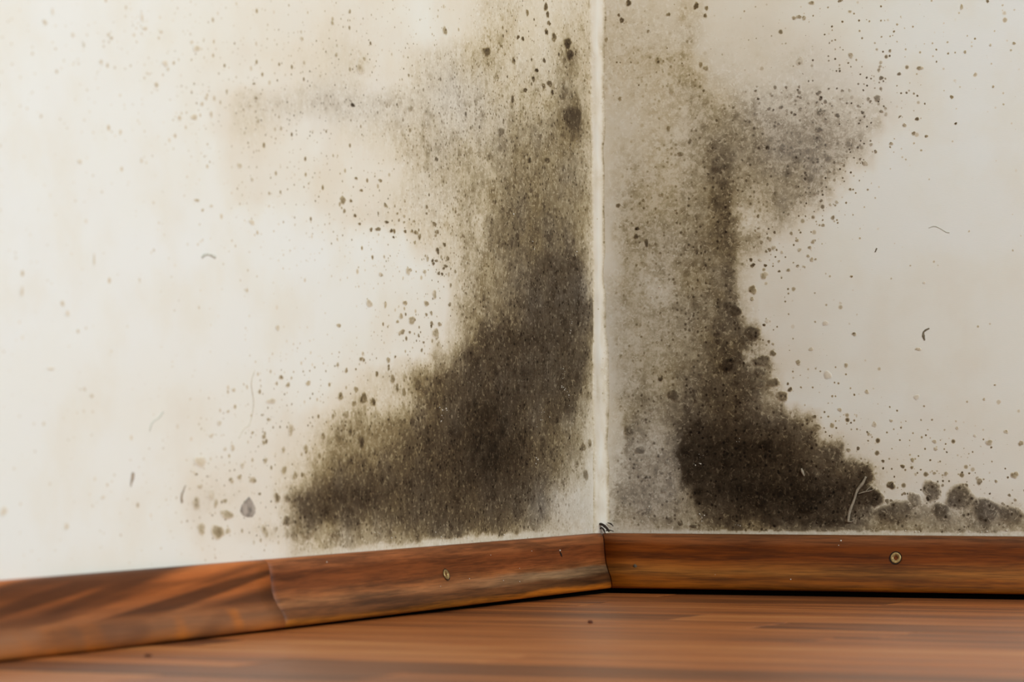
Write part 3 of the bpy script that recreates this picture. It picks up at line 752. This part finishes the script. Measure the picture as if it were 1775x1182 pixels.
def wpts(side, pts, off=.0007):
    return [(on_left(x, y, off) if side == 'L' else on_right(x, y, off)) for x, y in pts]
NRM = {'L': (1, 0, 0), 'R': (0, -1, 0)}
PALE = simple('dried_pale_fibre', (142, 130, 110), .85, 0, .12, 900)
DARKF = simple('dark_fibre', (44, 34, 24), .9, 0, .35, 900)
GREYM = simple('grey_scuff', (196, 194, 180), .9, 0, .06, 300)
BROWNM = simple('brown_scuff', (158, 140, 118), .9, 0, .15, 500)
OLIVEM = simple('olive_scuff', (112, 102, 82), .9, 0, .2, 500)
sr = tag(empty('root_strand', tuple(on_right(1470, 905))), 'pale dried root strand standing across the black mould, right wall', 'strand')
def strand_part(name, pts, w):
    o = tube(name, wpts('R', pts, .0016), [a * PX for a in w], PALE, nrm=NRM['R'])
    o.data.transform(Matrix.Translation(-sr.location)); o.parent = sr
strand_part('main_stem', [(1470, 905), (1473, 886), (1480, 868), (1486, 850), (1495, 838), (1501, 826)], [2.4, 2.7, 2.0, 2.3, 2.6, 1.6])
strand_part('side_shoot', [(1488, 856), (1497, 853), (1507, 851), (1518, 847)], [.8, 1.2, 1.0, .5])
strand_part('side_shoot', [(1470, 904), (1476, 904), (1481, 900)], [1.2, 1.0, .4])
strand_part('side_shoot', [(1500, 852), (1507, 845), (1512, 842)], [.7, .8, .3])
tube('plaster_chip', wpts('R', [(1389, 812), (1391, 818), (1394, 825)], .0015), [1.5 * PX, 2.6 * PX, .8 * PX], PALE, 'tiny pale plaster chip on the black mould, right wall', 'chip', nrm=NRM['R'])
# fibre tuft above the mitre
tf = tag(empty('fibre_tuft', (0.012, -.012, .051)), 'dark curled fibre tuft where the two skirting boards meet', 'debris')
def tuft(pts, w):
    P = []
    for x, y, off in pts:
        v = ray(x, y); t = (on_right(x, y, off) - CAM) @ FC; P.append(CAM + v * t)
    o = tube('fibre', P, [a * PX for a in w], DARKF); o.data.transform(Matrix.Translation(-tf.location)); o.parent = tf
tuft([(1036, 909, .004), (1041, 908, .007), (1047, 911, .009), (1053, 917, .009), (1056, 922, .009)], [1.2, 2.0, 2.6, 2.4, .8])
tuft([(1040, 914, .006), (1045, 916, .009), (1048, 921, .010), (1049, 925, .011)], [.8, 1.6, 1.4, .6])
tuft([(1036, 922, .003), (1040, 917, .006), (1043, 914, .008)], [1.6, 1.4, .5])
tuft([(1053, 906, .003), (1059, 908, .003), (1063, 912, .002)], [.7, 1.4, .8])
tuft([(1050, 920, .010), (1057, 919, .008), (1064, 921, .006)], [1.2, 1.2, .5])
# marks on the left wall
tube('scuff_mark', wpts('L', [(350, 446), (355, 442), (362, 441), (370, 444), (374, 446)], .0003), [2.2 * PX, 2.2 * PX, 1.2 * PX, 2.2 * PX, 2.2 * PX], GREYM, 'small grey hooked scuff on the clean part of the left wall', 'scuff', flat=.25, nrm=NRM['L'])
tube('scuff_mark', wpts('L', [(231, 819), (230, 828), (228, 836), (227, 844)], .0003), [2.6 * PX, 3.4 * PX, 1.8 * PX, .6 * PX], BROWNM, 'short brown downward gouge low on the clean left wall', 'scuff', flat=.25, nrm=NRM['L'])
tube('scuff_mark', wpts('L', [(322, 841), (318, 851), (315, 861), (316, 871)], .0003), [.8 * PX, 1.4 * PX, 2.4 * PX, 2.6 * PX], BROWNM, 'thin brown smear at the left end of the mould spots', 'scuff', flat=.25, nrm=NRM['L'])
tube('hair', wpts('L', [(283, 714), (276, 724), (267, 730), (262, 738), (260, 748)], .0004), [.9 * PX, .8 * PX, .7 * PX, .7 * PX, .4 * PX], GREYM, 'fine grey hair curling down the clean left wall', 'hair', nrm=NRM['L'])
tube('hair', wpts('L', [(442, 642), (436, 665), (440, 700), (433, 735), (424, 742), (414, 760)], .0004), [.4 * PX, .5 * PX, .4 * PX, .5 * PX, .4 * PX, .3 * PX], simple('beige_hair', (216, 205, 186), .9, 0, .08), 'long faint beige hair on the left wall above the grey flake', 'hair', nrm=NRM['L'])
tube('scuff_mark', wpts('R', [(1611, 569), (1605, 572), (1601, 576), (1601, 583), (1603, 590)], .0003), [1.0 * PX, 1.4 * PX, 1.4 * PX, 2.4 * PX, .8 * PX], OLIVEM, 'dark bent nick on the clean right wall', 'scuff', flat=.3, nrm=NRM['R'])
tube('scuff_mark', wpts('R', [(1610, 395), (1620, 392), (1630, 396), (1640, 402), (1646, 403)], .0002), [.6 * PX, 1.0 * PX, .8 * PX, .9 * PX, 1.0 * PX], GREYM, 'faint grey bent scratch on the upper right wall', 'scuff', flat=.25, nrm=NRM['R'])
tube('scuff_mark', wpts('R', [(1520, 430), (1517, 437)], .0003), [1.2 * PX, .8 * PX], OLIVEM, 'tiny dark dash right of the mould arm on the right wall', 'scuff', flat=.3, nrm=NRM['R'])
# grey paint flake
def flake():
    ol = [(432, 861), (437, 868), (442, 878), (443, 888), (438, 896), (430, 896), (422, 893), (417, 886), (419, 876), (426, 867)]
    out = [on_left(x, y, .0004) for x, y in ol]; inn = [on_left(430 + (x - 430) * .45, 880 + (y - 880) * .45, .0005) for x, y in ol]
    bk = [on_left(x, y, .0001) for x, y in ol]
    n = len(ol); V = bk + out + inn + [on_left(430, 880, .0005)]; F = []
    for k in range(n):
        j = (k + 1) % n
        F += [(k, j, n + j, n + k), (n + k, n + j, 2 * n + j, 2 * n + k), (2 * n + k, 2 * n + j, 3 * n)]
    o = mesh_obj('paint_flake', V, F, simple('grey_flake', (152, 142, 130), .9, 0, .22, 160, .1), smooth=False)
    tag(o, 'grey kite-shaped paint flake left of the mould on the left wall', 'flake')
    me = o.data; bm = bmesh.new(); bm.from_mesh(me); bmesh.ops.recalc_face_normals(bm, faces=bm.faces); bm.to_mesh(me); bm.free()
flake()

# ------------------------------------------------------------------ salt crystals, dust, crumbs
WHITE = simple('white_salt', (226, 218, 200), .6, 0, .06, 900)
def grains(name, pts, mat, parent=None, seed=1):
    r = random.Random(seed); bm = bmesh.new()
    for p, s in pts:
        q = bmesh.ops.create_icosphere(bm, subdivisions=1, radius=s)
        sc = Vector((r.uniform(.7, 1.3), r.uniform(.7, 1.3), r.uniform(.6, 1.4)))
        for v in q['verts']: v.co = Vector((v.co.x * sc.x, v.co.y * sc.y, v.co.z * sc.z)) + Vector(p)
    me = bpy.data.meshes.new(name); bm.to_mesh(me); bm.free(); me.materials.append(mat)
    o = bpy.data.objects.new(name, me); C.objects.link(o)
    if parent: o.parent = parent
    return o
def crystals(side, cl, parent, seed):
    r = random.Random(seed); pts = []
    for x, y, sx, sy, n in cl:
        for _ in range(n):
            q = (r.gauss(x, sx), r.gauss(y, sy)); pts.append(((on_left if side == 'L' else on_right)(q[0], q[1], .0008), r.uniform(.0002, .0005)))
    tag(grains('salt_crystals', pts, WHITE, parent, seed), 'sparse white salt crystals on the dark mould', kind='stuff')
crystals('L', [(975, 643, 2, 4, 5), (977, 670, 2, 5, 5), (985, 690, 3, 5, 4), (768, 715, 3, 8, 6), (765, 732, 2, 3, 4), (930, 797, 2, 4, 4), (998, 440, 3, 6, 5), (893, 372, 2, 3, 3), (926, 425, 3, 8, 5), (990, 560, 2, 14, 6), (940, 720, 10, 12, 6), (760, 930, 90, 4, 16), (990, 250, 6, 4, 3)], patchL, 3)
crystals('R', [(1216, 900, 3, 8, 10), (1208, 806, 6, 3, 5), (1215, 788, 3, 3, 3), (1280, 760, 3, 4, 3), (1281, 911, 3, 2, 3), (1127, 886, 3, 4, 4), (1174, 438, 3, 4, 4), (1640, 921, 70, 1.2, 18), (1310, 300, 60, 40, 10), (1140, 500, 10, 8, 5)], patchR, 4)
r = random.Random(8)
dust = []
for _ in range(60):
    x = r.gauss(1080, 60); dust.append((on_floor(x, r.uniform(1022.5, 1027), .0003), r.uniform(.0003, .0009)))
tag(grains('plaster_dust', dust, WHITE, None, 6), 'white plaster dust specks in the floor gap below the corner', 'dust', kind='stuff')
def crumb(x, y, s, label, squash=.6):
    p = on_floor(x, y, s * squash * .8); bm = bmesh.new()
    bmesh.ops.create_icosphere(bm, subdivisions=2, radius=s); rr = random.Random(int(x))
    for v in bm.verts: v.co *= rr.uniform(.75, 1.15); v.co.z *= squash
    me = bpy.data.meshes.new('crumb'); bm.to_mesh(me); bm.free(); me.materials.append(simple('brown_crumb', (74, 38, 20), .9))
    o = bpy.data.objects.new('crumb', me); C.objects.link(o); o.location = p; tag(o, label, 'crumb')
crumb(1023, 1078, .0020, 'small brown crumb lying on the floor below the corner')
crumb(257, 1136, .0026, 'dark crumb on the floor in front of the figured skirting length', .4)
# chip and plug in the skirting
p, h = on_skirting('L', 974, 965); p2, h2 = on_skirting('L', 970, 956)
n = prof_normal(h)
tube('dent', [p2 + np.array([.0002, 0, 0]), (p + p2) / 2 + np.array([.0003, 0, 0]), p + np.array([.0002, 0, 0])], [.0005, .0011, .0004], DARKH, 'short dark dent in the left skirting near the corner', 'dent', flat=.3, nrm=(1, 0, 0))
p, h = on_skirting('R', 1101, 982)
tube('putty_dot', [p + np.array([-.0016, -.0002, 0]), p + np.array([0, -.0003, .0004]), p + np.array([.0016, -.0002, 0])], [.0008, .0020, .0008], simple('grey_putty', (82, 70, 56), .8), 'grey filler dot in the right skirting near the corner', 'filler', flat=.3, nrm=(0, -1, 0))
flk = []
rr = random.Random(12)
for side, x, y, s in [('L', 566, 974, 1.2), ('L', 970, 954, 1.4), ('R', 1458, 937, 1.3), ('R', 1454, 945, .8), ('R', 1371, 1004, .9), ('L', 900, 985, .7), ('L', 850, 962, .6), ('L', 921, 955, .6), ('L', 872, 1006, .8), ('R', 1240, 996, .6), ('L', 763, 1016, .7), ('L', 813, 1003, .7), ('L', 900, 1008, .8)]:
    p, h = on_skirting(side, x, y); flk.append((p + (np.array([.0004, 0, 0]) if side == 'L' else np.array([0, -.0004, 0])), s * PX))
tag(grains('paint_flecks', flk, WHITE, None, 9), 'tiny white paint flecks scattered over the skirting boards', 'flecks', kind='stuff')
